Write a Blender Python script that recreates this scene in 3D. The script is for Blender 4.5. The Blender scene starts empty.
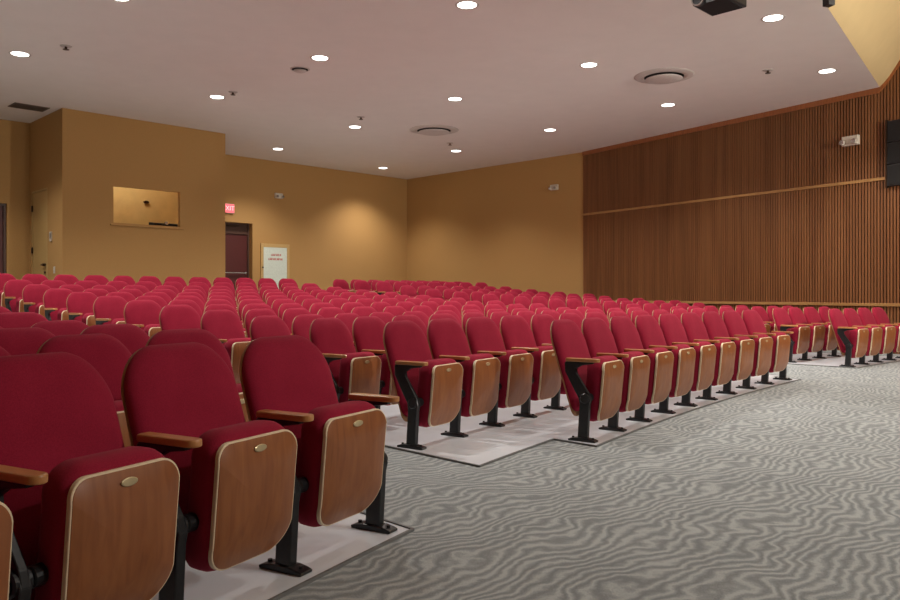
import bpy, bmesh, math, random
from mathutils import Vector, Matrix
random.seed(7)
SC = bpy.context.scene
COL = SC.collection
R2 = math.sqrt(2)

# ------------------------------------------------------------------ camera, world, exposure
EYE = 1.08                      # camera height
FPX = 777.0                     # focal length in pixels of a 900 px wide frame
cam_d = bpy.data.cameras.new('camera')
cam = bpy.data.objects.new('camera', cam_d); COL.objects.link(cam)
cam_d.sensor_width = 36.0
cam_d.lens = 36.0 * FPX / 900.0
cam.location = (0, 0, EYE)
cam.rotation_euler = (math.radians(90), 0, 0)
cam_d.shift_y = -7.0 / 900.0    # horizon at y = 293
cam_d.clip_start = 0.05
SC.camera = cam
SC.view_settings.view_transform = 'Standard'
SC.view_settings.look = 'None'
SC.view_settings.exposure = 0.0
SC.view_settings.gamma = 1.0
SC.view_settings.use_curve_mapping = False
w = bpy.data.worlds.new('world'); SC.world = w; w.use_nodes = True
w.node_tree.nodes['Background'].inputs[0].default_value = (1.0, 0.8, 0.6, 1)
w.node_tree.nodes['Background'].inputs[1].default_value = 0.02
DOWNLIGHT_WATT = 88.0
LAMP_COL = (1.0, 0.95, 0.87)
CEIL = 4.78

# ------------------------------------------------------------------ hall geometry helpers
CX, CY, RF, PITCH = 29.15, -13.4, 34.01, 0.89
def uv(u, v):                   # hall axes -> world x, y  (v runs to the back wall, u across)
    return ((u - v) / R2, (u + v) / R2)
def phi_at(r, c):               # angle on the row circle of radius r where x + y = c
    q = (c - CX - CY) / (R2 * r)
    return math.pi - math.asin(q) - math.pi / 4
def on_row(r, phi):
    return (CX + r * math.cos(phi), CY + r * math.sin(phi))
RAKE = [(-99, 0), (4, 0.0), (6, .08), (8, .17), (10, .27), (11, .335), (12, .415), (13, .53), (15, .60), (16.5, .65), (99, .65)]
def rake(r):
    k = (r - RF) / PITCH + 1
    for (a, za), (b, zb) in zip(RAKE, RAKE[1:]):
        if k <= b:
            return za + (zb - za) * (k - a) / (b - a)
    return .65
def floor_z(x, y):
    return rake(math.hypot(x - CX, y - CY))

# ------------------------------------------------------------------ materials
def new_mat(name):
    m = bpy.data.materials.new(name); m.use_nodes = True
    nt = m.node_tree
    return m, nt, nt.nodes['Principled BSDF']
def N(nt, kind, **kw):
    n = nt.nodes.new(kind)
    for k, v in kw.items():
        if k.startswith('i_'):
            key = k[2:]
            n.inputs[int(key) if key.isdigit() else key.replace('_', ' ')].default_value = v
        else:
            setattr(n, k, v)
    return n
def ramp(nt, stops):
    r = N(nt, 'ShaderNodeValToRGB')
    e = r.color_ramp.elements
    while len(e) < len(stops): e.new(0.5)
    for el, (p, c) in zip(e, stops):
        el.position = p; el.color = (*c, 1)
    return r
def plain(name, col, rough=.6, metal=0.0, var=.06, scale=30, emis=None, estr=0, bump=0.0):
    m, nt, b = new_mat(name)
    tc = N(nt, 'ShaderNodeTexCoord')
    no = N(nt, 'ShaderNodeTexNoise', i_Scale=scale, i_Detail=3.0)
    nt.links.new(tc.outputs['Object'], no.inputs['Vector'])
    lo = tuple(c * (1 - var) for c in col); hi = tuple(min(1, c * (1 + var)) for c in col)
    r = ramp(nt, [(.3, lo), (.7, hi)])
    nt.links.new(no.outputs['Fac'], r.inputs['Fac'])
    nt.links.new(r.outputs['Color'], b.inputs['Base Color'])
    b.inputs['Roughness'].default_value = rough
    b.inputs['Metallic'].default_value = metal
    if bump:
        bp = N(nt, 'ShaderNodeBump', i_Strength=bump, i_Distance=.002)
        nt.links.new(no.outputs['Fac'], bp.inputs['Height'])
        nt.links.new(bp.outputs['Normal'], b.inputs['Normal'])
    if emis:
        b.inputs['Emission Color'].default_value = (*emis, 1)
        b.inputs['Emission Strength'].default_value = estr
    return m
def wood(name, dark, light, scale=(30, 30, 2.2), rough=.4, coat=0.0):
    m, nt, b = new_mat(name)
    tc = N(nt, 'ShaderNodeTexCoord'); mp = N(nt, 'ShaderNodeMapping')
    mp.inputs['Scale'].default_value = scale
    oi = N(nt, 'ShaderNodeObjectInfo')
    ad = N(nt, 'ShaderNodeVectorMath', operation='ADD')
    ml = N(nt, 'ShaderNodeMath', operation='MULTIPLY'); ml.inputs[1].default_value = 13.0
    nt.links.new(oi.outputs['Random'], ml.inputs[0])
    nt.links.new(tc.outputs['Object'], mp.inputs['Vector'])
    nt.links.new(mp.outputs['Vector'], ad.inputs[0]); nt.links.new(ml.outputs[0], ad.inputs[1])
    no = N(nt, 'ShaderNodeTexNoise', i_Scale=1.0, i_Detail=5.0, i_Distortion=.6)
    nt.links.new(ad.outputs[0], no.inputs['Vector'])
    r = ramp(nt, [(.3, dark), (.7, light)])
    nt.links.new(no.outputs['Fac'], r.inputs['Fac'])
    nt.links.new(r.outputs['Color'], b.inputs['Base Color'])
    b.inputs['Roughness'].default_value = rough
    b.inputs['Coat Weight'].default_value = coat
    return m
def fabric_mat():
    m, nt, b = new_mat('red wool upholstery')
    tc = N(nt, 'ShaderNodeTexCoord')
    no = N(nt, 'ShaderNodeTexNoise', i_Scale=260.0, i_Detail=2.0)
    n2 = N(nt, 'ShaderNodeTexNoise', i_Scale=9.0, i_Detail=3.0)
    nt.links.new(tc.outputs['Object'], no.inputs['Vector']); nt.links.new(tc.outputs['Object'], n2.inputs['Vector'])
    mx = N(nt, 'ShaderNodeMath', operation='MULTIPLY_ADD'); mx.inputs[1].default_value = .7
    m2 = N(nt, 'ShaderNodeMath', operation='MULTIPLY'); m2.inputs[1].default_value = .3
    nt.links.new(n2.outputs['Fac'], m2.inputs[0])
    nt.links.new(no.outputs['Fac'], mx.inputs[0]); nt.links.new(m2.outputs[0], mx.inputs[2])
    r = ramp(nt, [(.32, (.24, .009, .029)), (.68, (.34, .017, .047))])
    nt.links.new(mx.outputs[0], r.inputs['Fac'])
    nt.links.new(r.outputs['Color'], b.inputs['Base Color'])
    b.inputs['Roughness'].default_value = .92
    b.inputs['Specular IOR Level'].default_value = .15
    b.inputs['Sheen Weight'].default_value = .08
    b.inputs['Sheen Tint'].default_value = (1, .45, .5, 1)
    bp = N(nt, 'ShaderNodeBump', i_Strength=.25, i_Distance=.001)
    nt.links.new(no.outputs['Fac'], bp.inputs['Height']); nt.links.new(bp.outputs['Normal'], b.inputs['Normal'])
    return m
def carpet_mat():
    m, nt, b = new_mat('grey wave carpet')
    tc = N(nt, 'ShaderNodeTexCoord')
    def noise(scale, detail=2.0):
        n = N(nt, 'ShaderNodeTexNoise', i_Scale=scale, i_Detail=detail)
        nt.links.new(tc.outputs['Object'], n.inputs['Vector']); return n
    def math_(op, a, bb, c=None):
        n = N(nt, 'ShaderNodeMath', operation=op)
        for i, s in enumerate((a, bb, c)):
            if s is None: continue
            if isinstance(s, (int, float)): n.inputs[i].default_value = s
            else: nt.links.new(s, n.inputs[i])
        return n.outputs[0]
    sep = N(nt, 'ShaderNodeSeparateXYZ'); nt.links.new(tc.outputs['Object'], sep.inputs[0])
    base = math_('ADD', math_('MULTIPLY', sep.outputs['X'], -.70), math_('MULTIPLY', sep.outputs['Y'], .72))
    n1 = noise(1.3, 1.0); n2 = noise(4.5, 1.5); n3 = noise(17.0, 2.0)
    t = math_('ADD', base, math_('MULTIPLY', n1.outputs['Fac'], .55))
    t = math_('ADD', t, math_('MULTIPLY', n2.outputs['Fac'], .22))
    t = math_('ADD', t, math_('MULTIPLY', n3.outputs['Fac'], .05))
    ph = math_('MULTIPLY', t, 2 * math.pi / .062)
    s = math_('SINE', ph, 0)
    s = math_('ADD', math_('MULTIPLY', s, .5), .5)
    fuzz = noise(150.0, 2.0)
    s = math_('ADD', s, math_('MULTIPLY', math_('SUBTRACT', fuzz.outputs['Fac'], .5), 1.3))
    gate = noise(2.6, 2.0)
    s = math_('ADD', s, math_('MULTIPLY', math_('SUBTRACT', gate.outputs['Fac'], .5), .7))
    r = ramp(nt, [(.0, (.225, .242, .252)), (.22, (.28, .298, .308)), (.62, (.32, .34, .348)), (.82, (.375, .395, .403)), (1.0, (.43, .453, .46))])
    nt.links.new(s, r.inputs['Fac'])
    nt.links.new(r.outputs['Color'], b.inputs['Base Color'])
    b.inputs['Roughness'].default_value = .95
    b.inputs['Specular IOR Level'].default_value = .1
    bp = N(nt, 'ShaderNodeBump', i_Strength=.4, i_Distance=.004)
    nt.links.new(s, bp.inputs['Height']); nt.links.new(bp.outputs['Normal'], b.inputs['Normal'])
    return m
M = {}
M['fabric'] = fabric_mat()
M['carpet'] = carpet_mat()
M['wall'] = plain('tan woven wallcovering', (.43, .240, .080), .85, var=.05, scale=60, bump=.3)
M['ceiling'] = plain('painted plaster ceiling', (.80, .745, .70), .9, var=.015, scale=3)
M['cove'] = plain('cream painted cove', (.66, .49, .245), .8, var=.02, scale=4)
M['paint'] = plain('light grey sealed floor', (.70, .73, .79), .32, var=.05, scale=2.5)
M['edge'] = plain('dark rubber edging', (.16, .16, .16), .6)
M['panel'] = wood('stained cherry veneer', (.25, .078, .024), (.345, .122, .038), (34, 34, 3.0), .40, .12)
M['shell'] = wood('back shell veneer', (.30, .13, .05), (.42, .20, .085), (26, 26, 2.0), .45)
M['maple'] = wood('pale maple edge', (.78, .62, .42), (.88, .73, .52), (30, 30, 6), .45)
M['arm'] = wood('armrest oak', (.42, .17, .05), (.60, .28, .10), (30, 4, 30), .35, .25)
M['slat'] = wood('slat walnut', (.17, .064, .022), (.27, .112, .040), (9, 9, .35), .5)
M['trimwood'] = wood('trim wood', (.33, .165, .055), (.43, .235, .085), (3, 3, 8), .45)
M['slot'] = plain('dark gap behind slats', (.045, .018, .008), .9)
M['metal'] = plain('black painted cast iron', (.018, .018, .020), .30, .2, var=.15, scale=40, bump=.2)
M['plaque'] = plain('brass number plate', (.62, .50, .30), .35, .5)
M['black'] = plain('black plastic', (.014, .014, .015), .45)
M['grille'] = plain('black speaker cloth', (.010, .009, .009), .9, scale=200)
M['white'] = plain('off-white plastic', (.62, .56, .47), .5)
M['whitemetal'] = plain('white enamelled metal', (.62, .68, .60), .5)
M['redink'] = plain('red lettering', (.50, .05, .035), .6)
M['maroon'] = plain('maroon painted door', (.085, .014, .012), .5)
M['jamb'] = plain('dark brown frame', (.07, .03, .018), .5)
M['tandoor'] = plain('tan painted door', (.50, .33, .13), .5)
M['chrome'] = plain('brushed steel', (.6, .6, .58), .25, 1.0)
M['bronze'] = plain('dark bronze', (.06, .035, .02), .4, .7)
M['vent'] = plain('vent enamel', (.56, .50, .46), .6)
M['darkvoid'] = plain('dark duct', (.02, .015, .012), .9)
M['ventdark'] = plain('dusty dark grille', (.16, .115, .08), .7)
M['lens'] = plain('downlight lens', (.9, .9, .9), .4, emis=(1.0, .97, .90), estr=7.0)
M['exit'] = plain('glowing exit panel', (.6, .1, .1), .5, emis=(1.0, .16, .20), estr=.9)
M['exitink'] = plain('exit letters', (.8, .6, .6), .5, emis=(1.0, .55, .55), estr=.9)
M['boothwall'] = plain('booth wall paint', (.62, .44, .17), .8, var=.05, scale=5)
g, nt, b = new_mat('booth window glass')
b.inputs['Base Color'].default_value = (1, 1, 1, 1); b.inputs['Roughness'].default_value = .02
b.inputs['Transmission Weight'].default_value = 1.0; b.inputs['IOR'].default_value = 1.02
M['glass'] = g

# ------------------------------------------------------------------ mesh helpers
def obj(name, bm, mat, parent=None, smooth=False, mats=None):
    me = bpy.data.meshes.new(name)
    bmesh.ops.recalc_face_normals(bm, faces=bm.faces)
    bm.to_mesh(me); bm.free()
    for mm in (mats or [mat]): me.materials.append(mm)
    if smooth:
        for p in me.polygons: p.use_smooth = True
    o = bpy.data.objects.new(name, me); COL.objects.link(o)
    if parent: o.parent = parent
    return o
def empty(name, loc=(0, 0, 0), rz=0.0):
    o = bpy.data.objects.new(name, None); COL.objects.link(o)
    o.location = loc; o.rotation_euler = (0, 0, rz); o.empty_display_size = .1
    return o
def tag(o, label=None, cat=None, group=None, kind=None):
    if label: o['label'] = label
    if cat: o['category'] = cat
    if group: o['group'] = group
    if kind: o['kind'] = kind
    return o
def add_box(bm, c, s, rot=None, bevel=0.0, seg=2):
    t = bmesh.new()
    bmesh.ops.create_cube(t, size=1.0)
    bmesh.ops.scale(t, vec=s, verts=t.verts)
    if bevel:
        bmesh.ops.bevel(t, geom=t.edges[:], offset=bevel, segments=seg, profile=.5, affect='EDGES')
    if rot is not None: bmesh.ops.transform(t, matrix=rot, verts=t.verts)
    bmesh.ops.translate(t, vec=c, verts=t.verts)
    merge(bm, t)
def merge(bm, t):
    mp = {v: bm.verts.new(v.co) for v in t.verts}
    for f in t.faces:
        try: bm.faces.new([mp[v] for v in f.verts])
        except ValueError: pass
    t.free()
def add_prism(bm, pts, axis, a, b_, bevel=0.0):
    """extrude a polygon; axis 'x': pts are (y, z); 'z': pts are (x, y)"""
    t = bmesh.new()
    def P(p, h):
        return (h, p[0], p[1]) if axis == 'x' else ((p[0], h, p[1]) if axis == 'y' else (p[0], p[1], h))
    lo = [t.verts.new(P(p, a)) for p in pts]; hi = [t.verts.new(P(p, b_)) for p in pts]
    n = len(pts)
    t.faces.new(lo[::-1]); t.faces.new(hi)
    for i in range(n): t.faces.new((lo[i], lo[(i + 1) % n], hi[(i + 1) % n], hi[i]))
    bmesh.ops.recalc_face_normals(t, faces=t.faces)
    if bevel: bmesh.ops.bevel(t, geom=t.edges[:], offset=bevel, segments=2, profile=.5, affect='EDGES')
    merge(bm, t)
def add_lathe(bm, prof, seg=32, c=(0, 0, 0), rot=None):
    """prof: (radius, z) pairs; ends on the axis close themselves"""
    t = bmesh.new(); rings = []
    for r, z in prof:
        if r < 1e-6: rings.append([t.verts.new((0, 0, z))])
        else: rings.append([t.verts.new((r * math.cos(2 * math.pi * i / seg), r * math.sin(2 * math.pi * i / seg), z)) for i in range(seg)])
    for A, B in zip(rings, rings[1:]):
        for i in range(seg):
            j = (i + 1) % seg
            if len(A) == 1 and len(B) == 1: continue
            if len(A) == 1: t.faces.new((A[0], B[i], B[j]))
            elif len(B) == 1: t.faces.new((A[i], A[j], B[0]))
            else: t.faces.new((A[i], A[j], B[j], B[i]))
    if rot is not None: bmesh.ops.transform(t, matrix=rot, verts=t.verts)
    bmesh.ops.translate(t, vec=c, verts=t.verts)
    merge(bm, t)
def cyl(bm, c, r, l, axis='z', seg=20, bev=.0):
    rot = {'z': Matrix(), 'x': Matrix.Rotation(math.pi / 2, 4, 'Y'), 'y': Matrix.Rotation(math.pi / 2, 4, 'X')}[axis]
    e = bev
    add_lathe(bm, [(0, -l / 2), (r - e, -l / 2), (r, -l / 2 + e), (r, l / 2 - e), (r - e, l / 2), (0, l / 2)], seg, c, rot)
def rrect(x0, x1, z0, z1, rt, rb, n=7):
    """rounded rectangle outline (x, z), top radius rt, bottom radius rb, counter-clockwise"""
    pts = []
    for cx, cz, r, a0 in ((x1 - rt, z1 - rt, rt, 0), (x0 + rt, z1 - rt, rt, 90), (x0 + rb, z0 + rb, rb, 180), (x1 - rb, z0 + rb, rb, 270)):
        for i in range(n + 1):
            a = math.radians(a0 + 90 * i / n)
            pts.append((cx + r * math.cos(a), cz + r * math.sin(a)))
    return pts
def inset(pts, d):
    n = len(pts); cx = sum(p[0] for p in pts) / n; cz = sum(p[1] for p in pts) / n
    w_ = max(p[0] for p in pts) - min(p[0] for p in pts); h_ = max(p[1] for p in pts) - min(p[1] for p in pts)
    cz = (max(p[1] for p in pts) + min(p[1] for p in pts)) / 2
    return [(cx + (p[0] - cx) * (1 - 2 * d / w_), cz + (p[1] - cz) * (1 - 2 * d / h_)) for p in pts]
def add_pad(bm, outline, layers, yfun, cap_back=True):
    """layers: (inset, y) from the back to the front; yfun(x, z) is added to y"""
    t = bmesh.new(); rings = []
    for d, y in layers:
        o = inset(outline, d)
        rings.append([t.verts.new((x, y + yfun(x, z), z)) for x, z in o])
    n = len(outline)
    for A, B in zip(rings, rings[1:]):
        for i in range(n):
            j = (i + 1) % n
            t.faces.new((A[i], A[j], B[j], B[i]))
    for R_ in ([rings[0], rings[-1]] if cap_back else [rings[-1]]):
        cx = sum(v.co.x for v in R_) / n; cz = (max(v.co.z for v in R_) + min(v.co.z for v in R_)) / 2
        y0 = R_[0].co.y - yfun(R_[0].co.x, R_[0].co.z)
        c = t.verts.new((cx, y0 + yfun(cx, cz), cz))
        # one intermediate ring keeps curved faces smooth
        mid = [t.verts.new(((v.co.x + cx) / 2, y0 + yfun((v.co.x + cx) / 2, (v.co.z + cz) / 2), (v.co.z + cz) / 2)) for v in R_]
        for i in range(n):
            j = (i + 1) % n
            t.faces.new((R_[i], R_[j], mid[j], mid[i])); t.faces.new((mid[i], mid[j], c))
    merge(bm, t)

# ------------------------------------------------------------------ structure: floor
def struct(o, label=None):
    o['kind'] = 'structure'
    if label: o['label'] = label
    return o
def wall_u_right(v): return 16.9
SW0 = Vector((3.5, 20.4)); SWD = Vector((.5534, -.8329)).normalized(); SWN = Vector((SWD.y, -SWD.x))   # SWN points into the room
if SWN.dot(Vector((0, 10)) - SW0) < 0: SWN = -SWN
bm = bmesh.new()
nu, nv = 88, 112
def room_u(v):                                  # left and right limits of the hall at v
    if v > 11.95: return -3.1, 16.9
    k = (11.95 - v) * .198 / .98
    return -3.1 + k, 16.9 - k
grid = []
for j in range(nv + 1):
    v = -7 + (18.88 + 7) * j / nv
    a, b_ = room_u(v)
    row = []
    for i in range(nu + 1):
        x, y = uv(a + (b_ - a) * i / nu, v)
        row.append(bm.verts.new((x, y, floor_z(x, y))))
    grid.append(row)
for j in range(nv):
    for i in range(nu):
        bm.faces.new((grid[j][i], grid[j][i + 1], grid[j + 1][i + 1], grid[j + 1][i]))
struct(obj('floor', bm, M['carpet'], smooth=True), 'grey carpet with a wavy light and dark line pattern')

def pad_floor(name, label, pieces, trim_name):
    """pieces: (r0, r1, c0, c1); light grey sealed floor under a seating block + its edging"""
    bm = bmesh.new(); H = .006
    for r0, r1, c0, c1 in pieces:
        nr = max(1, round((r1 - r0) / .45)); nc = 24; g_ = []
        for i in range(nr + 1):
            r = r0 + (r1 - r0) * i / nr
            p0, p1 = phi_at(r, c0), phi_at(r, c1)
            g_.append([])
            for j in range(nc + 1):
                x, y = on_row(r, p0 + (p1 - p0) * j / nc)
                g_[-1].append(bm.verts.new((x, y, rake(r) + H)))
        for i in range(nr):
            for j in range(nc):
                bm.faces.new((g_[i][j], g_[i][j + 1], g_[i + 1][j + 1], g_[i + 1][j]))
    return struct(obj(name, bm, M['paint']), label)
def ribbon(bm, pts, wd, h=.012):
    """thin raised strip along ground points"""
    for a, b_ in zip(pts, pts[1:]):
        d = Vector((b_[0] - a[0], b_[1] - a[1])); L = d.length
        if L < 1e-4: continue
        d.normalize(); n = Vector((-d.y, d.x)) * wd / 2
        vs = []
        for p in (a, b_):
            z = floor_z(*p)
            q = d * (-wd * .2 if p is a else wd * .2)
            for s in (-1, 1):
                for zz in (z - .002, z + h):
                    vs.append(bm.verts.new((p[0] + n.x * s + q.x, p[1] + n.y * s + q.y, zz)))
        a0, a1, a2, a3, b0, b1, b2, b3 = vs
        for f in ((a1, a3, b3, b1), (a0, a1, b1, b0), (a2, b2, b3, a3), (a0, a2, a3, a1), (b0, b1, b3, b2)):
            bm.faces.new(f)
def arc_pts(r, c0, c1, n=30):
    p0, p1 = phi_at(r, c0), phi_at(r, c1)
    return [on_row(r, p0 + (p1 - p0) * i / n) for i in range(n + 1)]
def side_pts(c, r0, r1, n=24):
    return [on_row(r0 + (r1 - r0) * i / n, phi_at(r0 + (r1 - r0) * i / n, c)) for i in range(n + 1)]
def edge_strip(name, pts_list):
    bm = bmesh.new()
    for p in pts_list: ribbon(bm, p, .013)
    struct(obj(name, bm, M['edge']), 'thin dark edging strip between carpet and grey floor')
RB = RF + 14.6 * PITCH
RA = RF - .155
R13 = RF + 12.5 * PITCH
def row_end_c(r):               # x + y where a right block row meets the clearance to the side walls
    c = 17.2; 
    while c < 23.0:
        x, y = on_row(r, phi_at(r, c))
        if (Vector((x, y)) - SW0).dot(SWN) < .62: break
        c += .05
    return c
pad_floor('floor_left', 'light grey sealed floor under the left seats', [(RA, RF + 9 * PITCH, -1.6, 3.36)], '')
edge_strip('trim_1', [arc_pts(RA, -1.6, 3.36), side_pts(3.36, RA, RF + 9 * PITCH)])
RB2 = RF + PITCH - .68
pad_floor('floor_middle', 'light grey sealed floor under the middle seats', [(RA, RB2, 6.47, 14.0), (RB2, R13, 5.0, 14.35)], '')
edge_strip('trim_2', [arc_pts(RB2, 5.0, 6.47), side_pts(6.47, RA, RB2), arc_pts(RA, 6.47, 14.0), side_pts(5.0, RB2, R13)])
pad_floor('floor_right', 'light grey sealed floor under the right seats', [(RA, RB, 16.95, 20.6)], '')
edge_strip('trim_3', [arc_pts(RA, 16.95, 20.6), side_pts(16.95, RA, RB)])

# ------------------------------------------------------------------ structure: walls
def wall(name, p0, p1, z0, z1, openings, mat, thick, side, label):
    """wall slab from p0 to p1 with rectangular openings (s0, s1, za, zb); thickness on the given side (+1 = left of p0->p1)"""
    bm = bmesh.new()
    d = Vector((p1[0] - p0[0], p1[1] - p0[1])); L = d.length; d.normalize(); n = Vector((-d.y, d.x)) * side
    ss = sorted({0, L, *[s for o_ in openings for s in o_[:2]]}); zs = sorted({z0, z1, *[z for o_ in openings for z in o_[2:]]})
    ang = math.atan2(d.y, d.x)
    def inside(s, z): return any(o_[0] < s < o_[1] and o_[2] < z < o_[3] for o_ in openings)
    def solid(i, j):
        if i < 0 or j < 0 or i >= len(ss) - 1 or j >= len(zs) - 1: return False
        return not inside((ss[i] + ss[i + 1]) / 2, (zs[j] + zs[j + 1]) / 2)
    def V(s, z, t): 
        p = Vector(p0) + d * s + n * t
        return bm.verts.new((p.x, p.y, z))
    for i in range(len(ss) - 1):
        for j in range(len(zs) - 1):
            if not solid(i, j): continue
            a, b_, c, e = ss[i], ss[i + 1], zs[j], zs[j + 1]
            bm.faces.new((V(a, c, 0), V(b_, c, 0), V(b_, e, 0), V(a, e, 0)))
            bm.faces.new((V(a, c, thick), V(a, e, thick), V(b_, e, thick), V(b_, c, thick)))
            if not solid(i - 1, j): bm.faces.new((V(a, c, 0), V(a, e, 0), V(a, e, thick), V(a, c, thick)))
            if not solid(i + 1, j): bm.faces.new((V(b_, c, 0), V(b_, c, thick), V(b_, e, thick), V(b_, e, 0)))
            if not solid(i, j - 1): bm.faces.new((V(a, c, 0), V(a, c, thick), V(b_, c, thick), V(b_, c, 0)))
            if not solid(i, j + 1): bm.faces.new((V(a, e, 0), V(b_, e, 0), V(b_, e, thick), V(a, e, thick)))
    bmesh.ops.remove_doubles(bm, verts=bm.verts, dist=1e-5)
    return struct(obj(name, bm, mat), label)
FB = .65                                             # floor height at the back
VB, VBL, VBOOTH = 18.88, 18.45, 16.45
UBL, UBR = 5.5, 9.07                                 # booth left and right faces
# back wall of the right recess, from the booth to the corner
p0, p1 = uv(UBR - .2, VB), uv(16.9, VB)
def s_of(p0, p1, px):                                # distance along a wall where the ray through image column px meets it
    d = Vector((p1[0] - p0[0], p1[1] - p0[1])).normalized(); k = (px - 450) / FPX
    return (k * p0[1] - p0[0]) / (d.x - k * d.y)
def z_of(p0, p1, px, py):
    d = Vector((p1[0] - p0[0], p1[1] - p0[1])).normalized(); s = s_of(p0, p1, px)
    return EYE + (293 - py) / FPX * (p0[1] + d.y * s)
BW0, BW1 = p0, p1
dx1 = s_of(p0, p1, 252.5); dx0 = dx1 - 1.12
dtop = z_of(p0, p1, 252, 223.5)
wall('wall_back', p0, p1, 0, CEIL, [(dx0, dx1, FB, dtop)], M['wall'], .35, 1, 'tan back wall of the recess, right of the projection booth')
wall('wall_side', uv(16.9, VB + .35), uv(16.9, 11.95), 0, CEIL, [], M['wall'], .2, 1, 'tan side wall between the back corner and the slatted wall')
# projection booth
f0, f1 = uv(UBL, VBOOTH), uv(UBR, VBOOTH)
ws0, ws1 = s_of(f0, f1, 112.5), s_of(f0, f1, 181)
wall('wall_booth', f0, f1, 0, CEIL, [(ws0, ws1, 2.53, 3.34)], M['wall'], .16, 1, 'brown tan front wall of the projection booth with a window')
wall('wall_booth_right', uv(UBR, VBOOTH + .16), uv(UBR, VB), 0, CEIL, [], M['wall'], .15, 1, 'right side wall of the projection booth')
sb0, sb1 = uv(UBL, VBL), uv(UBL, VBOOTH + .16)
q0, q1 = s_of(sb0, sb1, 30.5), s_of(sb0, sb1, 47.5)
q0 = max(q0, .12)
qtop = z_of(sb0, sb1, 40, 189.5)
wall('wall_booth_left', sb0, sb1, 0, CEIL, [(q0, q1, FB, qtop)], M['wall'], .15, 1, 'left side wall of the projection booth with a tan door')
l0, l1 = uv(-3.1, VBL), uv(UBL + .15, VBL)
e1 = s_of(l0, l1, 7.0); e0 = e1 - 1.0
etop = z_of(l0, l1, 6, 203.5)
wall('wall_back_left', l0, l1, 0, CEIL, [(e0, e1, FB, etop)], M['wall'], .3, 1, 'tan back wall left of the projection booth')
# walls out of the frame that close the hall
LW = uv(-3.1, 11.95); a_, b2 = room_u(-7)
wall('wall_left', uv(a_, -7), LW, 0, 6.6, [], M['trimwood'], .2, 1, 'left side wall')
wall('wall_left_back', LW, uv(-3.1, VBL + .3), 0, CEIL, [], M['wall'], .2, 1, 'left rear side wall')
wall('wall_front', uv(b2, -7), uv(a_, -7), 0, 6.6, [], M['wall'], .2, 1, 'front wall behind the camera')
# booth interior
bm = bmesh.new()
iw = uv(UBL + .2, 18.2), uv(UBR - .15, 18.2)
wall('wall_booth_inner', iw[0], iw[1], 0, CEIL, [], M['boothwall'], .1, 1, 'yellow wall inside the projection booth')

# slatted side wall
EDGE0 = Vector((7.75, 14.0)); EDIR = Vector((.588, .809)).normalized(); EG = Vector((.809, -.588)).normalized()
COVE = [(0, CEIL), (.06, 4.83), (.16, 4.94), (.34, 5.2), (.7, 5.6), (1.2, 5.98), (2.0, 6.3), (3.5, 6.48), (16, 6.5)]
def ceil_z(x, y):
    g_ = (Vector((x, y)) - EDGE0).dot(EG)
    if g_ <= 0: return CEIL
    for (a, za), (b_, zb) in zip(COVE, COVE[1:]):
        if g_ <= b_: return za + (zb - za) * (g_ - a) / (b_ - a)
    return 6.5
SWL = 19.8
end = SW0 + SWD * SWL
bm = bmesh.new()
back = SW0 - SWN * 0.0
n_ = 80
for off in (0.0, -.2):
    col = []
    for i in range(n_ + 1):
        p = SW0 + SWD * SWL * i / n_ + SWN * off
        q = SW0 + SWD * SWL * i / n_
        col.append((bm.verts.new((p.x, p.y, 0)), bm.verts.new((p.x, p.y, ceil_z(q.x, q.y) + .05))))
    for A, B in zip(col, col[1:]): bm.faces.new((A[0], B[0], B[1], A[1]))
struct(obj('wall_right', bm, M['slot']), 'dark backing of the slatted wooden side wall')
bm = bmesh.new()
s = .04
rot = Matrix.Rotation(math.atan2(SWD.y, SWD.x), 4, 'Z')
while s < SWL - 6:
    p = SW0 + SWD * s + SWN * .014
    ze = ceil_z(p.x, p.y)
    wv = .034
    add_box(bm, (p.x, p.y, ze / 2), (wv, .028, ze), rot)
    s += .0565
struct(obj('wall_right_slats', bm, M['slat']), 'vertical brown wooden slats covering the right side wall')
def wall_bar(name, s0, s1, z, h, d, mat, label):
    bm = bmesh.new(); c = SW0 + SWD * (s0 + s1) / 2 + SWN * (.028 + d / 2)
    add_box(bm, (c.x, c.y, z), (s1 - s0, d, h), rot, .004)
    struct(obj(name, bm, mat), label)
SPK_S = s_of(SW0, SW0 + SWD, 889.0)
wall_bar('trim_4', .02, SPK_S - .03, 3.13, .055, .018, M['trimwood'], 'pale wooden rail halfway up the slatted wall')
wall_bar('trim_5', .02, SWL - 6, .87, .055, .03, M['trimwood'], 'pale wooden chair rail low on the slatted wall')
bm = bmesh.new(); prev = None                        # top trim follows the ceiling line and the cove
i = 0
while True:
    s = .02 + i * .05
    if s > SWL - 6: break
    q = SW0 + SWD * s; z = ceil_z(q.x, q.y) - .002
    z2 = ceil_z(*(q + SWD * .02)); 
    ring = []
    for off, dz in ((.029, 0), (.055, 0), (.055, -.10), (.029, -.10)):
        p = q + SWN * off
        ring.append(bm.verts.new((p.x, p.y, z + dz)))
    if prev:
        for k in range(4): bm.faces.new((prev[k], prev[(k + 1) % 4], ring[(k + 1) % 4], ring[k]))
    prev = ring; i += 1
struct(obj('trim_6', bm, M['panel']), 'brown wooden trim along the top of the slatted wall')

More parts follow.
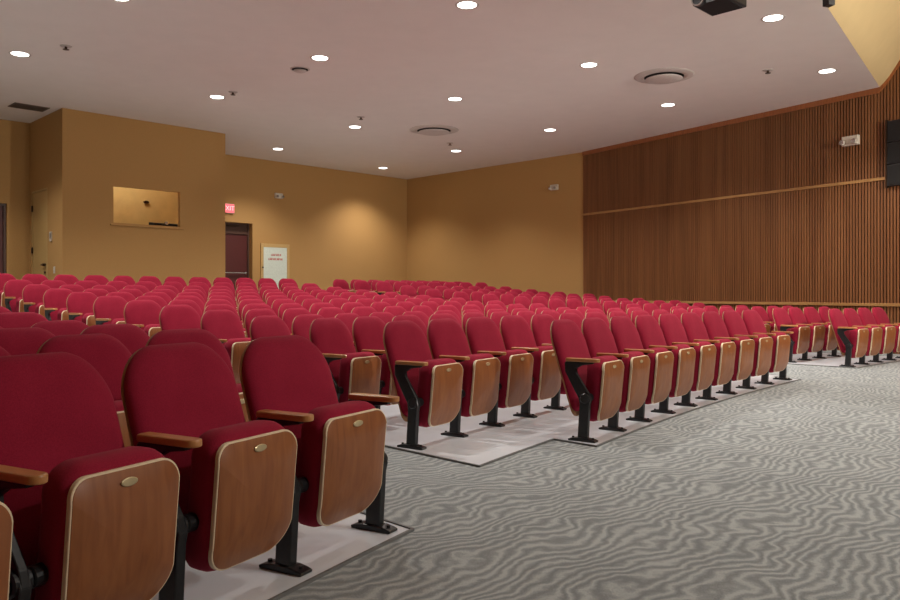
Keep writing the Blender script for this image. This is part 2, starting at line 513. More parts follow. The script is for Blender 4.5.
# ceiling with a flat rear part, then a rising cove towards the stage
bm = bmesh.new()
def on_edge(t, g_=0): 
    p = EDGE0 + EDIR * t + EG * g_
    return p
eR = on_edge(1.2); eL = on_edge(-16.5)
pts = [eL, eR, Vector(uv(17.3, 11.95)), Vector(uv(17.3, 19.5)), Vector(uv(-3.6, 19.5)), Vector(uv(-3.6, 3))]
vs = [bm.verts.new((p.x, p.y, CEIL)) for p in pts]; vt = [bm.verts.new((p.x, p.y, CEIL + .15)) for p in pts]
bm.faces.new(vs); bm.faces.new(vt[::-1])
for i in range(len(pts)):
    if i == 0: continue
    j = (i + 1) % len(pts); bm.faces.new((vs[i], vs[j], vt[j], vt[i]))
struct(obj('ceiling', bm, M['ceiling']), 'flat off-white ceiling with recessed downlights')
bm = bmesh.new(); rows_ = []
for g_, z in COVE:
    a, b_ = on_edge(-18, g_), on_edge(3.5, g_)
    rows_.append((bm.verts.new((a.x, a.y, z)), bm.verts.new((b_.x, b_.y, z))))
for A, B in zip(rows_, rows_[1:]): bm.faces.new((A[0], A[1], B[1], B[0]))
struct(obj('ceiling_cove', bm, M['cove'], smooth=True), 'yellow cream cove rising from the ceiling edge towards the stage')

# ------------------------------------------------------------------ chairs
W0 = .56                                            # spacing the chair is modelled for
def seat_face(z):                                   # y of the wooden pan face of the tipped-up seat
    z1, y1, z2, y2, z3, y3 = .56, -.118, .36, -.126, .13, -.062
    return (y1 * (z - z2) * (z - z3) / ((z1 - z2) * (z1 - z3)) + y2 * (z - z1) * (z - z3) / ((z2 - z1) * (z2 - z3))
            + y3 * (z - z1) * (z - z2) / ((z3 - z1) * (z3 - z2)))
def back_face(x, z):                                # y of the rear of the backrest
    return .106 + (z - .19) * .325 - .06 * x * x
def standard_bm(x, outer):
    bm = bmesh.new()
    # foot plate, leg, bracket
    fp = [(-.105, 0), (.105, 0), (.108, .012), (.085, .019), (.045, .026), (-.045, .026), (-.085, .019), (-.108, .012)]
    add_prism(bm, fp, 'x', x - .032, x + .032, .004)
    leg = [(-.040, .02), (.036, .02), (.020, .27), (.026, .30), (.024, .335), (-.052, .335), (-.064, .30), (-.054, .26)]
    add_prism(bm, leg, 'x', x - .021, x + .021, .006)
    br = [(-.064, .300), (.024, .300), (.060, .36), (.138, .50), (.142, .565), (.130, .574), (-.085, .574), (-.080, .562),
          (.005, .550), (.050, .525), (.045, .490), (-.050, .350)]
    add_prism(bm, br, 'x', x - .015, x + .015, .005)
    cyl(bm, (x, -.022, .312), .036, .062, 'x', 20, .006)
    for yy in (-.078, .078): cyl(bm, (x, yy, .024), .009, .012, 'z', 10)
    return bm
def arm_bm(x):
    bm = bmesh.new()
    y0, y1, hw = -.132, .132, .029
    pts = []
    for cx, cy, a0 in ((x, y1 - .012, 0), (x, y0 + hw, 180)):
        r = hw
        for i in range(9):
            a = math.radians(a0 + 180 * i / 8)
            yy = cy + (r if a0 else .012) * math.sin(a)
            pts.append((cx + r * math.cos(a), yy))
    add_prism(bm, pts, 'z', .575, .600, .006)
    return bm
def make_chair(right_end=False):
    root = empty('theatre_chair')
    hw = W0 / 2
    def crown(pts):
        out = []
        for x, z in pts:
            t = (z - .19) / .68
            out.append((x * (1 - .045 * t * t), z - (.9 * x * x * .40 if z > .6 else 0) * min(1, (z - .6) / .15)))
        return out
    o = crown(rrect(-hw + .021, hw - .021, .20, .873, .150, .05, 12))
    bm = bmesh.new()
    add_pad(bm, o, [(.004, -.012), (.0, -.022), (.002, -.036), (.009, -.050), (.024, -.061), (.055, -.069), (.11, -.073)], back_face)
    obj('backrest', bm, M['fabric'], root, True)
    bm = bmesh.new()
    add_pad(bm, crown(rrect(-hw + .0195, hw - .0195, .165, .867, .147, .05, 12)), [(.004, 0), (.0, -.004), (.0, -.012)], back_face)
    obj('back_shell', bm, M['shell'], root, True)
    sw = hw - .080
    yf = lambda x, z: seat_face(z)
    bm = bmesh.new()
    so = rrect(-sw, sw, .120, .598, .095, .095, 9)
    add_pad(bm, so, [(.07, .150), (.035, .146), (.012, .130), (.002, .105), (.0, .07), (.0, .045), (.005, .028), (.014, .016), (.028, .010)], yf)
    obj('seat', bm, M['fabric'], root, True)
    po = rrect(-sw + .003, sw - .003, .128, .566, .062, .105, 9)
    bm = bmesh.new()
    add_pad(bm, po, [(.003, .014), (.0, .012), (.0, -.001), (.0015, -.0032), (.008, -.0032)], yf)
    band = obj('edge_band', bm, M['maple'], None, False)
    bm = bmesh.new()
    add_pad(bm, inset(po, .005), [(.0, .0), (.0, -.0036), (.002, -.0046)], yf)
    pan = obj('seat_panel', bm, M['panel'], root, True)
    band.parent = pan
    bm = bmesh.new()
    zc = .526; n = 20
    lo = []; 
    for (k, y) in ((1.0, -.004), (1.0, -.0075), (.86, -.009)):
        lo.append([bm.verts.new((.030 * k * math.cos(2 * math.pi * i / n), seat_face(zc) + y, zc + .0125 * k * math.sin(2 * math.pi * i / n))) for i in range(n)])
    for A, B in zip(lo, lo[1:]):
        for i in range(n): bm.faces.new((A[i], A[(i + 1) % n], B[(i + 1) % n], B[i]))
    bm.faces.new(lo[-1])
    obj('number_plate', bm, M['plaque'], pan)
    for sx in (-1, 1):
        bm = bmesh.new(); cyl(bm, (sx * (hw - .057), -.022, .312), .030, .042, 'x', 18, .004)
        obj('hinge', bm, M['metal'], root)
    for x in ([-hw, hw] if right_end else [-hw]):
        obj('leg', standard_bm(x, True), M['metal'], root)
        obj('armrest', arm_bm(x), M['arm'], root, True)
    return root
def children_of(o): return [c for c in COL.objects if c.parent == o]
def tree(o): return (o, [(c, [(g_, []) for g_ in children_of(c)]) for c in children_of(o)])
def copy_tree(t, parent=None):
    c = t[0].copy(); COL.objects.link(c)
    if parent: c.parent = parent
    for ch in t[1]: copy_tree(ch, c)
    return c
for o in COL.objects:
    pass
proto = make_chair(False); proto_end = make_chair(True)
T_PLAIN, T_END = tree(proto), tree(proto_end)
for o_ in (T_PLAIN, T_END):                         # flat shading guard for boxy armrest ends
    for c, _ in o_[1]:
        if c.name.startswith('armrest'):
            for p in c.data.polygons: p.use_smooth = False
ORD = ['', 'front', 'second', 'third', 'fourth', 'fifth', 'sixth', 'seventh', 'eighth', 'ninth', 'tenth', 'eleventh', 'twelfth', 'thirteenth', 'fourteenth', 'fifteenth']
NTH = ['first'] + ORD[2:]
used = {'p': False, 'e': False}
def seen(x, y, z):
    if y < .5: return False
    for dz in (.87, .6, .2):
        for dd in (-.3, .3):
            px = 450 + FPX * (x + dd) / y; py = 293 - FPX * (z + dz - EYE) / y
            if -5 < px < 905 and py < 610: return True
    return False
count = 0
def place(r, phi_mid, width, end_, label, group):
    global count
    x, y = on_row(r, phi_mid)
    z = rake(r) + .006
    if not seen(x, y, z): return None
    key = 'e' if end_ else 'p'
    if not used[key]: root = proto_end if end_ else proto; used[key] = True
    else: root = copy_tree(T_END if end_ else T_PLAIN)
    root.location = (x, y, z)
    root.rotation_euler = (0, 0, phi_mid - math.pi / 2)
    root.scale = (width / W0, 1, {'left': 1.018, 'right': .965}.get(group.split()[-2], 1.0))
    tag(root, label, 'chair', group)
    count += 1
    return root
def seat_row(block, k, c_left, widths, from_right=False, c_right=None):
    r = RF + (k - 1) * PITCH
    if c_right is not None:
        phi = phi_at(r, c_right) + sum(widths) / r
    else: phi = phi_at(r, c_left)
    n = len(widths)
    for i, wd in enumerate(widths):
        mid = phi - wd / 2 / r
        if from_right:
            lab = 'maroon tip-up theatre seat, %s from the aisle in the %s row of the left block' % (NTH[n - 1 - i], ORD[k])
        else:
            lab = 'maroon tip-up theatre seat, %s from left in the %s row of the %s block' % (NTH[i], ORD[k], block)
        place(r, mid, wd, i == n - 1, lab, 'tip-up chairs in the %s block' % block)
        phi -= wd / r
for k in range(1, 8):
    seat_row('left', k, None, [.55, .55, .54, .535, .565, .598], True, 3.19)
seat_row('middle', 1, 6.60, [.545, .545, .545, .55, .56, .57, .585, .59, .60])
for k in range(2, 14):
    rnd = random.Random(k * 5)
    ws = [.548] * 12 if k == 2 else [rnd.choice((.51, .535, .56)) for _ in range(12)]
    if k in (4, 9): ws[0] = .50
    sc_ = (6.42 if k > 2 else sum(ws)) / sum(ws)
    seat_row('middle', k, 5.12, [w_ * sc_ for w_ in ws])
for k in range(1, 16):
    r = RF + (k - 1) * PITCH
    c0 = 17.12 if k == 1 else 17.3
    n = 0
    while True:
        x, y = on_row(r, phi_at(r, c0) - (n + 1) * .555 / r)
        if x + y > 23.05 or (Vector((x, y)) - SW0).dot(SWN) < .45 or n >= 7: break
        n += 1
    if k == 1: n = 4
    seat_row('right', k, c0, [.555] * n)
print('CHAIRS', count)

# ------------------------------------------------------------------ ceiling fittings
def ceil_pt(px, py, z=CEIL):
    Y = (z - EYE) * FPX / (293 - py)
    return (px - 450) / FPX * Y, Y
def downlight(x, y, label, z=CEIL, scale=1.0, watt=None, first=[None]):
    if first[0] is None:
        root = empty('downlight')
        bm = bmesh.new()
        add_lathe(bm, [(.122, -.001), (.128, -.004), (.150, -.006), (.156, -.001)], 36)
        obj('trim_ring', bm, M['vent'], root, True)
        bm = bmesh.new()
        add_lathe(bm, [(0, -.0035), (.1215, -.003), (.1225, -.0005), (0, -.0005)], 36)
        obj('lens', bm, M['lens'], root)
        ld = bpy.data.lights.new('lamp', 'SPOT'); ld.energy = DOWNLIGHT_WATT * 4; ld.color = LAMP_COL
        ld.spot_size = math.radians(124); ld.spot_blend = .9; ld.shadow_soft_size = .11
        lo = bpy.data.objects.new('lamp', ld); COL.objects.link(lo); lo.parent = root; lo.location = (0, 0, -.13)
        first[0] = tree(root)
    else: root = copy_tree(first[0])
    root.location = (x, y, z)
    tag(root, label, 'ceiling light', 'recessed round downlights')
    return root
LIGHTS = [((119, -3), 'glowing downlight cut by the top edge of the photo, left half'),
          ((20, 54), 'glowing recessed downlight farthest left, above the dark rectangular vent'),
          ((320, 58), 'glowing recessed downlight just above the small round ceiling speaker'),
          ((467, 5), 'glowing recessed downlight at the top centre of the photo'),
          ((217, 97), 'glowing recessed downlight just in front of the booth wall top'),
          ((455, 99), 'glowing recessed downlight straight above the farther round air diffuser'),
          ((355, 127), 'glowing recessed downlight left of the farther round air diffuser'),
          ((278, 149), 'glowing recessed downlight near the back wall, above the exit door'),
          ((383, 168), 'glowing recessed downlight nearest the back right corner of the ceiling'),
          ((456, 151), 'glowing recessed downlight just below the farther round air diffuser'),
          ((550, 130), 'glowing recessed downlight near the tan wall left of the slatted wall'),
          ((589, 65), 'glowing recessed downlight left of the nearer large round air diffuser'),
          ((668, 105), 'glowing recessed downlight just below the nearer large round air diffuser'),
          ((773, 18), 'glowing recessed downlight right of the black projector'),
          ((827, 71), 'glowing recessed downlight nearest the yellow cove and slatted wall')]
for (px, py), lab in LIGHTS:
    x, y = ceil_pt(px, py); downlight(x, y, lab)
for (u_, v_), lab in (((3.9, 6.6), 'downlight over the left seats, above the frame'), ((7.2, 3.75), 'downlight over the front carpet, above the frame'),
                      ((.5, 13.2), 'downlight left of the left seats near the back'), ((.5, 9.9), 'downlight left of the left seats'),
                      ((3.4, 16.4), 'downlight by the dark door, left of the frame')):
    x, y = uv(u_, v_); downlight(x, y, lab)
# stage-side lamps high in the front ceiling (out of the frame)
for (u_, v_), lab in (((5.0, -1.0), 'front ceiling downlight nearest the camera'), ((9.0, -.5), 'front ceiling downlight over the stage side carpet')):
    x, y = uv(u_, v_); downlight(x, y, lab, z=6.47)
def added_lamp(loc, aim, watt, label):
    root = empty('added_floodlight', loc)
    root.rotation_euler = (Vector(aim) - Vector(loc)).to_track_quat('-Z', 'Y').to_euler()
    tag(root, label, 'added_lamp', 'added unseen lamps')
    bm = bmesh.new(); add_lathe(bm, [(.10, .0), (.11, .0), (.13, .12), (.06, .24), (0, .25), ], 24); obj('housing', bm, M['black'], root, True)
    bm = bmesh.new(); add_lathe(bm, [(0, .06), (.105, .06), (.105, .065), (0, .065)], 24); obj('lens', bm, M['lens'], root)
    ld = bpy.data.lights.new('lamp', 'SPOT'); ld.energy = watt; ld.color = LAMP_COL; ld.spot_size = math.radians(120); ld.spot_blend = 1; ld.shadow_soft_size = .15
    lo = bpy.data.objects.new('lamp', ld); COL.objects.link(lo); lo.parent = root; lo.location = (0, 0, -.03)
added_lamp((*uv(9.5, -4.5), 3.6), (6.6, 12.0, 5.6), 2900, 'added unseen lamp turned up to the cove')
added_lamp((*uv(6.5, -5.5), 4.6), (1.0, 6.5, .5), 1100, 'added unseen lamp turned to the seats')

def diffuser(px, py, r, name, label, inner):
    x, y = ceil_pt(px, py)
    root = empty(name, (x, y, CEIL)); tag(root, label, 'air vent', 'round air diffusers')
    bm = bmesh.new()
    add_lathe(bm, [(inner, -.004), (inner, -.018), (inner * 1.03, -.026), (inner * 1.25, -.020), (r * .93, -.010), (r, -.003), (r, -.001)], 48)
    obj('flared_ring', bm, M['vent'], root, True)
    bm = bmesh.new(); add_lathe(bm, [(inner * .995, -.016), (inner * .995, -.006), (0, -.006), (0, -.004), (inner * .999, -.004), (inner * .999, -.016)], 48)
    obj('air_gap', bm, M['darkvoid'], root)
    bm = bmesh.new(); add_lathe(bm, [(0, -.045), (inner * .90, -.045), (inner * .94, -.052), (inner * .90, -.062), (inner * .5, -.074), (0, -.078)], 48)
    obj('centre_disc', bm, M['vent'], root, True)
    bm = bmesh.new(); cyl(bm, (0, 0, -.025), .05, .04, 'z', 16); obj('stem', bm, M['darkvoid'], root)
diffuser(664, 76, .50, 'air_diffuser', 'large round ceiling air diffuser, nearer one, towards the slatted wall', .33)
diffuser(434, 130, .56, 'air_diffuser', 'round ceiling air diffuser farther back, above the back corner', .38)
x, y = ceil_pt(300, 69)
root = empty('ceiling_speaker', (x, y, CEIL)); tag(root, 'small round ceiling speaker with dark rim beside a downlight', 'speaker')
bm = bmesh.new(); add_lathe(bm, [(.135, -.004), (.135, -.010), (.140, -.013), (.160, -.008), (.162, -.001)], 36); obj('rim', bm, M['vent'], root, True)
bm = bmesh.new(); add_lathe(bm, [(.134, -.009), (.134, -.006), (0, -.006), (0, -.003), (.1345, -.003)], 36); obj('dark_well', bm, M['darkvoid'], root)
bm = bmesh.new(); add_lathe(bm, [(0, -.028), (.105, -.028), (.112, -.034), (.08, -.050), (0, -.056)], 36); obj('cone_cover', bm, M['vent'], root, True)
bm = bmesh.new(); cyl(bm, (0, 0, -.018), .03, .026, 'z', 14); obj('stem', bm, M['darkvoid'], root)
for px, py, lab in ((66, 46, 'small sprinkler head on the ceiling far left, above the booth'), (233, 92, 'small dark sprinkler head beside the downlight over the booth wall'),
                    (361, 117, 'small pale sprinkler head just behind the third row downlight'), (450, 143, 'small dark sprinkler head between round diffuser and a downlight'),
                    (768, 70, 'small sprinkler head with white plate towards the slatted wall')):
    x, y = ceil_pt(px, py)
    root = empty('sprinkler_head', (x, y, CEIL)); tag(root, lab, 'sprinkler', 'ceiling sprinkler heads')
    bm = bmesh.new(); add_lathe(bm, [(0, -.001), (.085, -.001), (.08, -.008), (.04, -.012), (0, -.012)], 24); obj('cover_plate', bm, M['vent'], root, True)
    bm = bmesh.new(); add_lathe(bm, [(0, -.01), (.02, -.012), (.018, -.035), (.012, -.045), (.045, -.05), (.045, -.056), (0, -.058)], 16); obj('nozzle', bm, M['bronze'], root)
# rectangular vent grille
x, y = ceil_pt(29, 107)
root = empty('vent_grille', (x, y, CEIL), math.radians(45)); tag(root, 'dark rectangular ceiling vent grille at far left', 'air vent')
bm = bmesh.new()
for sx, sy, lx, ly in ((0, .21, .64, .03), (0, -.21, .64, .03), (.305, 0, .03, .45), (-.305, 0, .03, .45)):
    add_box(bm, (sx, sy, -.006), (lx, ly, .012))
obj('frame', bm, M['ventdark'], root)
bm = bmesh.new()
for i in range(12): add_box(bm, (0, -.182 + i * .033, -.012), (.58, .022, .003), Matrix.Rotation(.6, 4, 'X'))
obj('louvres', bm, M['ventdark'], root)

# projector hanging from the ceiling, cut by the top edge
root = empty('projector', (*uv(7.53, 3.66), 4.0), math.radians(45)); tag(root, 'black projector hanging from the ceiling at the top edge', 'projector')
bm = bmesh.new(); add_box(bm, (.02, 0, .10), (.43, .38, .20), None, .012); obj('body', bm, M['black'], root)
bm = bmesh.new(); add_box(bm, (0, 0, -.004), (.40, .32, .010), None, .003); obj('base_cover', bm, M['grille'], root)
bm = bmesh.new(); cyl(bm, (-.22, .10, .03), .060, .06, 'x', 28, .008)
obj('lens_barrel', bm, M['black'], root)
bm = bmesh.new(); add_lathe(bm, [(.052, 0), (.066, .0), (.066, .012), (.052, .012), (.052, 0)], 28, (-.262, .10, .03), Matrix.Rotation(math.pi / 2, 4, 'Y'))
obj('lens_ring', bm, M['chrome'], root)
bm = bmesh.new(); cyl(bm, (0, 0, .2 + .29), .025, .585, 'z', 14); obj('ceiling_pole', bm, M['black'], root)

# small hanging speaker at the top right
root = empty('hanging_speaker', (3.90, 8.0, 4.035), math.radians(19)); tag(root, 'corner of a black hanging speaker in front of the yellow cove', 'speaker')
bm = bmesh.new(); add_box(bm, (0, 0, .14), (.085, .085, .28), None, .006); obj('cabinet', bm, M['black'], root)
bm = bmesh.new(); cyl(bm, (0, 0, 1.30), .006, 2.05, 'z', 8); obj('cable', bm, M['black'], root)

# ------------------------------------------------------------------ wall fittings
def frame_on(p0, p1, px, py, side=-1):
    """empty on a wall: local x along p0->p1, local -y out of the wall"""
    d = Vector((p1[0] - p0[0], p1[1] - p0[1])).normalized(); s = s_of(p0, p1, px)
    z = z_of(p0, p1, px, py); p = Vector(p0) + d * s
    return (p.x, p.y, z), math.atan2(d.y, d.x)
def emergency_light(loc, rz, label, big=1.0, mat='white'):
    root = empty('emergency_light', loc, rz); root.scale = (big,) * 3
    tag(root, label, 'emergency light', 'two-headed emergency lights on the walls')
    bm = bmesh.new(); add_box(bm, (0, -.04, 0), (.29, .08, .17), None, .010); obj('battery_box', bm, M[mat], root)
    for sx in (-1, 1):
        bm = bmesh.new(); cyl(bm, (sx * .105, -.115, -.03), .042, .07, 'y', 22, .01); add_box(bm, (sx * .105, -.075, -.03), (.03, .03, .03)); hd = obj('lamp_head', bm, M[mat], root)
        bm = bmesh.new(); add_lathe(bm, [(0, 0), (.04, .002), (.042, .006)], 20, (sx * .105, -.152, -.03), Matrix.Rotation(math.pi / 2, 4, 'X')); obj('bulb_lens', bm, M['chrome'], hd)
    return root
loc, rz = frame_on(BW0, BW1, 278, 196); emergency_light(loc, rz, 'small emergency light high on the back wall above the white cabinet', .85)
S0, S1 = uv(16.9, VB), uv(16.9, 11.95)
loc, rz = frame_on(S0, S1, 555, 187.5); emergency_light(loc, rz, 'small emergency light on the tan wall beside the slatted wall', .85)
sp = SW0 + SWN * .03
loc, rz = frame_on(sp, sp + SWD, 852, 141); emergency_light(loc, rz, 'white emergency light on the slatted wooden wall', 1.05)

# exit sign
loc, rz = frame_on(BW0, BW1, 227.2, 208.5)
root = empty('exit_sign', loc, rz); tag(root, 'glowing red exit sign above the maroon door', 'exit sign')
bm = bmesh.new(); add_box(bm, (0, -.035, 0), (.36, .06, .25), None, .008); obj('housing', bm, M['white'], root)
bm = bmesh.new(); add_box(bm, (0, -.068, 0), (.34, .006, .23)); obj('face', bm, M['exit'], root)
def text_mesh(txt, size, mat, parent, loc, name='lettering'):
    c = bpy.data.curves.new(name, 'FONT'); c.body = txt; c.size = size; c.align_x = 'CENTER'; c.align_y = 'CENTER'; c.extrude = .0015
    t = bpy.data.objects.new(name, c); COL.objects.link(t)
    bpy.context.view_layer.update()
    me = bpy.data.meshes.new_from_object(t.evaluated_get(bpy.context.evaluated_depsgraph_get()))
    bpy.data.objects.remove(t)
    me.materials.clear(); me.materials.append(mat)
    o = bpy.data.objects.new(name, me); COL.objects.link(o); o.parent = parent; o.location = loc; o.rotation_euler = (math.pi / 2, 0, 0)
    return o
text_mesh('EXIT', .17, M['exitink'], root, (0, -.073, 0))

# maroon exit door in its recess
loc, rz = frame_on(BW0, BW1, 252.5, 230); d = (Vector(BW1) - Vector(BW0)).normalized(); nrm = Vector((-d.y, d.x))
def at_wall(p0, d, n, s, t): 
    q = Vector(p0) + d * s + n * t
    return q
q = at_wall(BW0, d, nrm, dx0, .22)
root = empty('door_1', (q.x, q.y, FB), rz); struct(root, 'maroon exit door with a push bar, set in a recess')
wd = dx1 - dx0
bm = bmesh.new(); add_box(bm, (wd / 2, .01, 1.02), (wd - .10, .045, 2.02), None, .004); leaf = obj('door_leaf', bm, M['maroon'], root)
bm = bmesh.new()
hh = dtop - FB
for sx in (.025, wd - .025): add_box(bm, (sx, 0, hh / 2), (.05, .10, hh))
add_box(bm, (wd / 2, 0, 2.06), (wd - .1, .10, .05)); add_box(bm, (wd / 2, 0, hh - .02), (wd - .1, .10, .04))
obj('door_frame', bm, M['jamb'], root)
bm = bmesh.new(); add_box(bm, (wd / 2, .01, (2.085 + hh - .04) / 2), (wd - .10, .03, hh - .04 - 2.085)); obj('transom_panel', bm, M['jamb'], root)
bm = bmesh.new(); cyl(bm, (wd / 2, -.075, .98), .018, wd - .22, 'x', 12)
for sx in (.12, wd - .12): add_box(bm, (sx, -.045, .98), (.05, .09, .07), None, .006)
obj('push_bar', bm, M['chrome'], leaf)
bm = bmesh.new(); add_box(bm, (wd / 2 + .05, -.05, 2.25), (.34, .05, .035)); obj('door_closer', bm, M['bronze'], root)

# white cabinet with red lettering
loc, rz = frame_on(BW0, BW1, 274, 263)
a = s_of(BW0, BW1, 262.5); b3 = s_of(BW0, BW1, 286); cw = b3 - a
ztop = z_of(BW0, BW1, 274, 247.5); cb = FB + .45
c_ = at_wall(BW0, d, nrm, (a + b3) / 2, 0)
root = empty('wall_cabinet', (c_.x, c_.y, cb), rz); tag(root, 'white wall cabinet with two lines of red lettering beside the door', 'cabinet')
ch = ztop - cb
bm = bmesh.new()
for sx in (-1, 1): add_box(bm, (sx * (cw / 2 + .04), -.03, ch / 2 + .02), (.08, .06, ch + .16), None, .004)
add_box(bm, (0, -.03, ch + .05), (cw, .06, .10)); add_box(bm, (0, -.03, -.03), (cw, .06, .06))
obj('frame', bm, M['tandoor'], root)
bm = bmesh.new(); add_box(bm, (0, -.03, ch / 2), (cw - .004, .05, ch - .004), None, .006); dr = obj('door', bm, M['whitemetal'], root)
bm = bmesh.new(); cyl(bm, (-cw / 2 - .03, -.07, ch * .55), .02, .03, 'y', 12); obj('latch', bm, M['bronze'], root)
bm = bmesh.new(); random.seed(3)
for z, wl, nl in ((ch - .21, .33, 8), (ch - .33, .46, 12)):
    st = wl / nl
    for i in range(nl):
        xx = -wl / 2 + st * (i + .5) + (.02 if nl == 8 else 0)
        add_box(bm, (xx - st * .22, -.057, z), (.010, .004, .055)); 
        if i % 3: add_box(bm, (xx + st * .18, -.057, z), (.010, .004, .055))
        add_box(bm, (xx, -.057, z + (.022 if i % 2 else -.022)), (st * .55, .004, .011))
obj('lettering', bm, M['redink'], dr)

# booth side door with keypad and switch
d2 = (Vector(sb1) - Vector(sb0)).normalized(); n2 = Vector((-d2.y, d2.x)); rz2 = math.atan2(d2.y, d2.x)
q = at_wall(sb0, d2, n2, q0, .015)
root = empty('door_2', (q.x, q.y, FB), rz2); struct(root, 'plain tan door in the side of the booth')
wd = q1 - q0; hh = qtop - FB
bm = bmesh.new(); add_box(bm, (wd / 2, .02, hh / 2), (wd - .09, .04, hh - .09), None, .003); leaf = obj('door_leaf', bm, M['tandoor'], root)
bm = bmesh.new()
for sx in (.02, wd - .02): add_box(bm, (sx, .02, hh / 2), (.04, .07, hh))
add_box(bm, (wd / 2, .02, hh - .02), (wd - .08, .07, .04)); obj('door_frame', bm, M['tandoor'], root)
bm = bmesh.new(); cyl(bm, (wd - .17, -.03, 1.02), .03, .06, 'y', 16); cyl(bm, (wd - .17, -.05, 1.02), .02, .08, 'x', 12); add_box(bm, (wd - .22, -.055, 1.02), (.12, .02, .03), None, .005)
obj('door_handle', bm, M['bronze'], leaf)
bm = bmesh.new(); cyl(bm, (wd - .17, -.01, .86), .025, .03, 'y', 16); obj('lock', bm, M['bronze'], leaf)
for z in (1.35, 2.25):
    bm = bmesh.new(); add_box(bm, (.045, -.02, z), (.05, .03, .13), None, .004); obj('hinge', bm, M['bronze'], leaf)
loc, rz = frame_on(sb0, sb1, 51.5, 236.5)
root = empty('keypad', loc, rz); tag(root, 'small white keypad on the booth wall beside the tan door', 'keypad')
bm = bmesh.new(); add_box(bm, (0, -.015, 0), (.10, .03, .20), None, .006); obj('case', bm, M['white'], root)
bm = bmesh.new(); add_box(bm, (.018, -.032, .01), (.045, .006, .11)); obj('screen', bm, M['black'], root)
loc, rz = frame_on(sb0, sb1, 54.5, 270)
root = empty('light_switch', loc, rz); tag(root, 'small white switch plate low on the booth wall corner', 'switch')
bm = bmesh.new(); add_box(bm, (0, -.006, 0), (.09, .012, .14), None, .004); obj('plate', bm, M['white'], root)
bm = bmesh.new(); add_box(bm, (0, -.016, 0), (.02, .014, .045), Matrix.Rotation(.3, 4, 'X')); obj('toggle', bm, M['white'], root)

# dark door at the left edge
d3 = (Vector(l1) - Vector(l0)).normalized(); n3 = Vector((-d3.y, d3.x)); rz3 = math.atan2(d3.y, d3.x)
q = at_wall(l0, d3, n3, e0, .10)
root = empty('door_3', (q.x, q.y, FB), rz3); struct(root, 'dark maroon door at the left edge of the photo')
wd = e1 - e0; hh = etop - FB
bm = bmesh.new(); add_box(bm, (wd / 2, .04, hh / 2), (wd - .10, .045, hh - .06)); leaf = obj('door_leaf', bm, M['maroon'], root)
bm = bmesh.new()
for sx in (.025, wd - .025): add_box(bm, (sx, .02, hh / 2), (.05, .12, hh))
add_box(bm, (wd / 2, .02, hh - .025), (wd - .1, .12, .05)); obj('door_frame', bm, M['jamb'], root)
bm = bmesh.new(); cyl(bm, (.5, -.03, .98), .018, .6, 'x', 12); obj('push_bar', bm, M['chrome'], leaf)

# booth window
df = (Vector(f1) - Vector(f0)).normalized(); nf = Vector((-df.y, df.x)); rzf = math.atan2(df.y, df.x)
wc = at_wall(f0, df, nf, (ws0 + ws1) / 2, 0); ww = ws1 - ws0; wh = .81
root = empty('window_1', (wc.x, wc.y, 2.53), rzf); struct(root, 'wide projection booth window with a brown frame')
bm = bmesh.new()
for sx in (-1, 1): add_box(bm, (sx * (ww / 2 - .01), .05, wh / 2), (.02, .10, wh))
for z in (.01, wh - .01): add_box(bm, (0, .05, z), (ww - .04, .10, .02))
obj('window_frame', bm, M['wall'], root)
bm = bmesh.new(); add_box(bm, (0, -.02, -.02), (ww + .10, .05, .035), None, .005); obj('window_sill', bm, M['wall'], root)
bm = bmesh.new(); add_box(bm, (0, .10, wh / 2), (ww - .05, .006, wh - .05)); obj('glass_pane', bm, M['glass'], root)
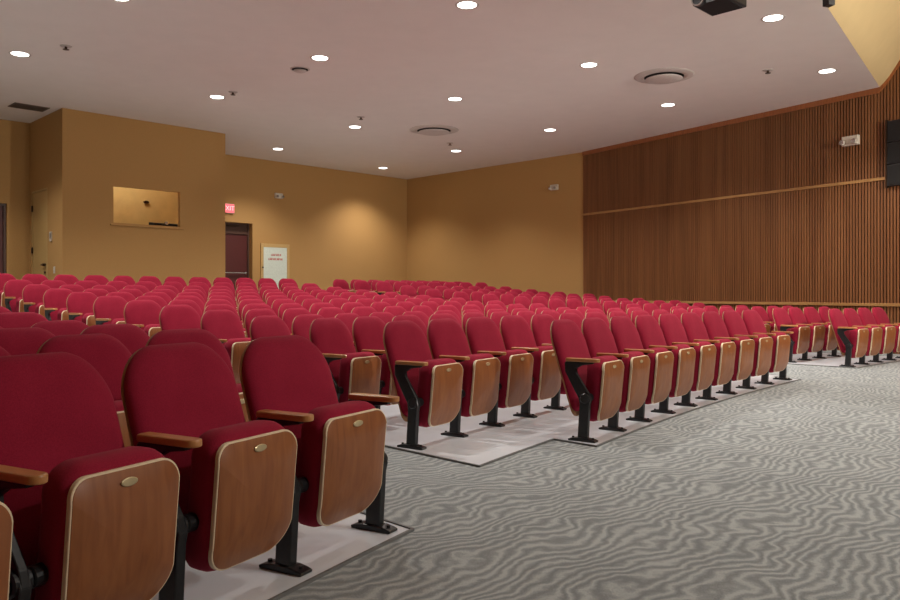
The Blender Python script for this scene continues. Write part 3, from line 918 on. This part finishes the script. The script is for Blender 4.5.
# booth equipment seen through the glass
q = at_wall(f0, df, nf, ws1 - .08, .55)
root = empty('control_desk', (q.x, q.y, .57), rzf); tag(root, 'dark control desk inside the booth, seen low in the window', 'desk')
bm = bmesh.new(); add_box(bm, (0, 0, 1.94), (.95, .5, .06), None, .01); obj('desk_top', bm, M['black'], root)
for sx in (-.33, .33):
    bm = bmesh.new(); add_box(bm, (sx, 0, .985), (.05, .45, 1.87)); obj('leg', bm, M['black'], root)
bm = bmesh.new(); add_box(bm, (.03, -.05, 2.03), (.8, .3, .10), Matrix.Rotation(.12, 4, 'X'), .008); obj('mixer', bm, M['grille'], root)
bm = bmesh.new(); cyl(bm, (-.10, -.20, 2.07), .04, .05, 'y', 12); obj('knob', bm, M['chrome'], root)
q = at_wall(f0, df, nf, ws0 + 1.47, 1.72)
root = empty('wall_lamp', (q.x, q.y, 3.24), rzf); tag(root, 'small dark oval fixture on the yellow wall inside the booth', 'wall lamp')
bm = bmesh.new(); add_lathe(bm, [(0, 0), (.09, .0), (.08, .03), (0, .04)], 20, (0, 0, 0), Matrix.Rotation(math.pi / 2, 4, 'X')); o = obj('cover', bm, M['bronze'], root)
o.scale = (.8, .6, .4)
q = at_wall(f0, df, nf, (ws0 + ws1) / 2 - .2, .95)
root = empty('booth_lamp', (q.x, q.y, CEIL)); tag(root, 'ceiling lamp inside the projection booth', 'ceiling light')
bm = bmesh.new(); add_lathe(bm, [(0, -.05), (.12, -.045), (.14, -.001), (0, -.001)], 28); obj('shade', bm, M['lens'], root)
ld = bpy.data.lights.new('lamp', 'POINT'); ld.energy = 60; ld.color = LAMP_COL; ld.shadow_soft_size = .1
lo = bpy.data.objects.new('lamp', ld); COL.objects.link(lo); lo.parent = root; lo.location = (0, 0, -.25)

# black loudspeaker column on the slatted wall at the right edge
z0_, z1_ = 2.97, 4.14
c_ = SW0 + SWD * (SPK_S + .32) + SWN * .03
root = empty('loudspeaker', (c_.x, c_.y, z0_), math.atan2(SWD.y, SWD.x)); tag(root, 'tall black loudspeaker column on the slatted wall at right edge', 'speaker')
hs = (z1_ - z0_) / 3
for i in range(3):
    bm = bmesh.new(); add_box(bm, (0, -.02, hs * (i + .5)), (.62, .10, hs - .012), None, .006); cb_ = obj('cabinet', bm, M['black'], root)
    bm = bmesh.new(); add_box(bm, (0, -.075, hs * (i + .5)), (.56, .012, hs - .06)); obj('grille', bm, M['grille'], cb_)
bm = bmesh.new()
for sx in (-1, 1): add_box(bm, (sx * .32, -.01, (z1_ - z0_) / 2), (.025, .13, z1_ - z0_ + .04))
obj('mounting_frame', bm, M['bronze'], root)
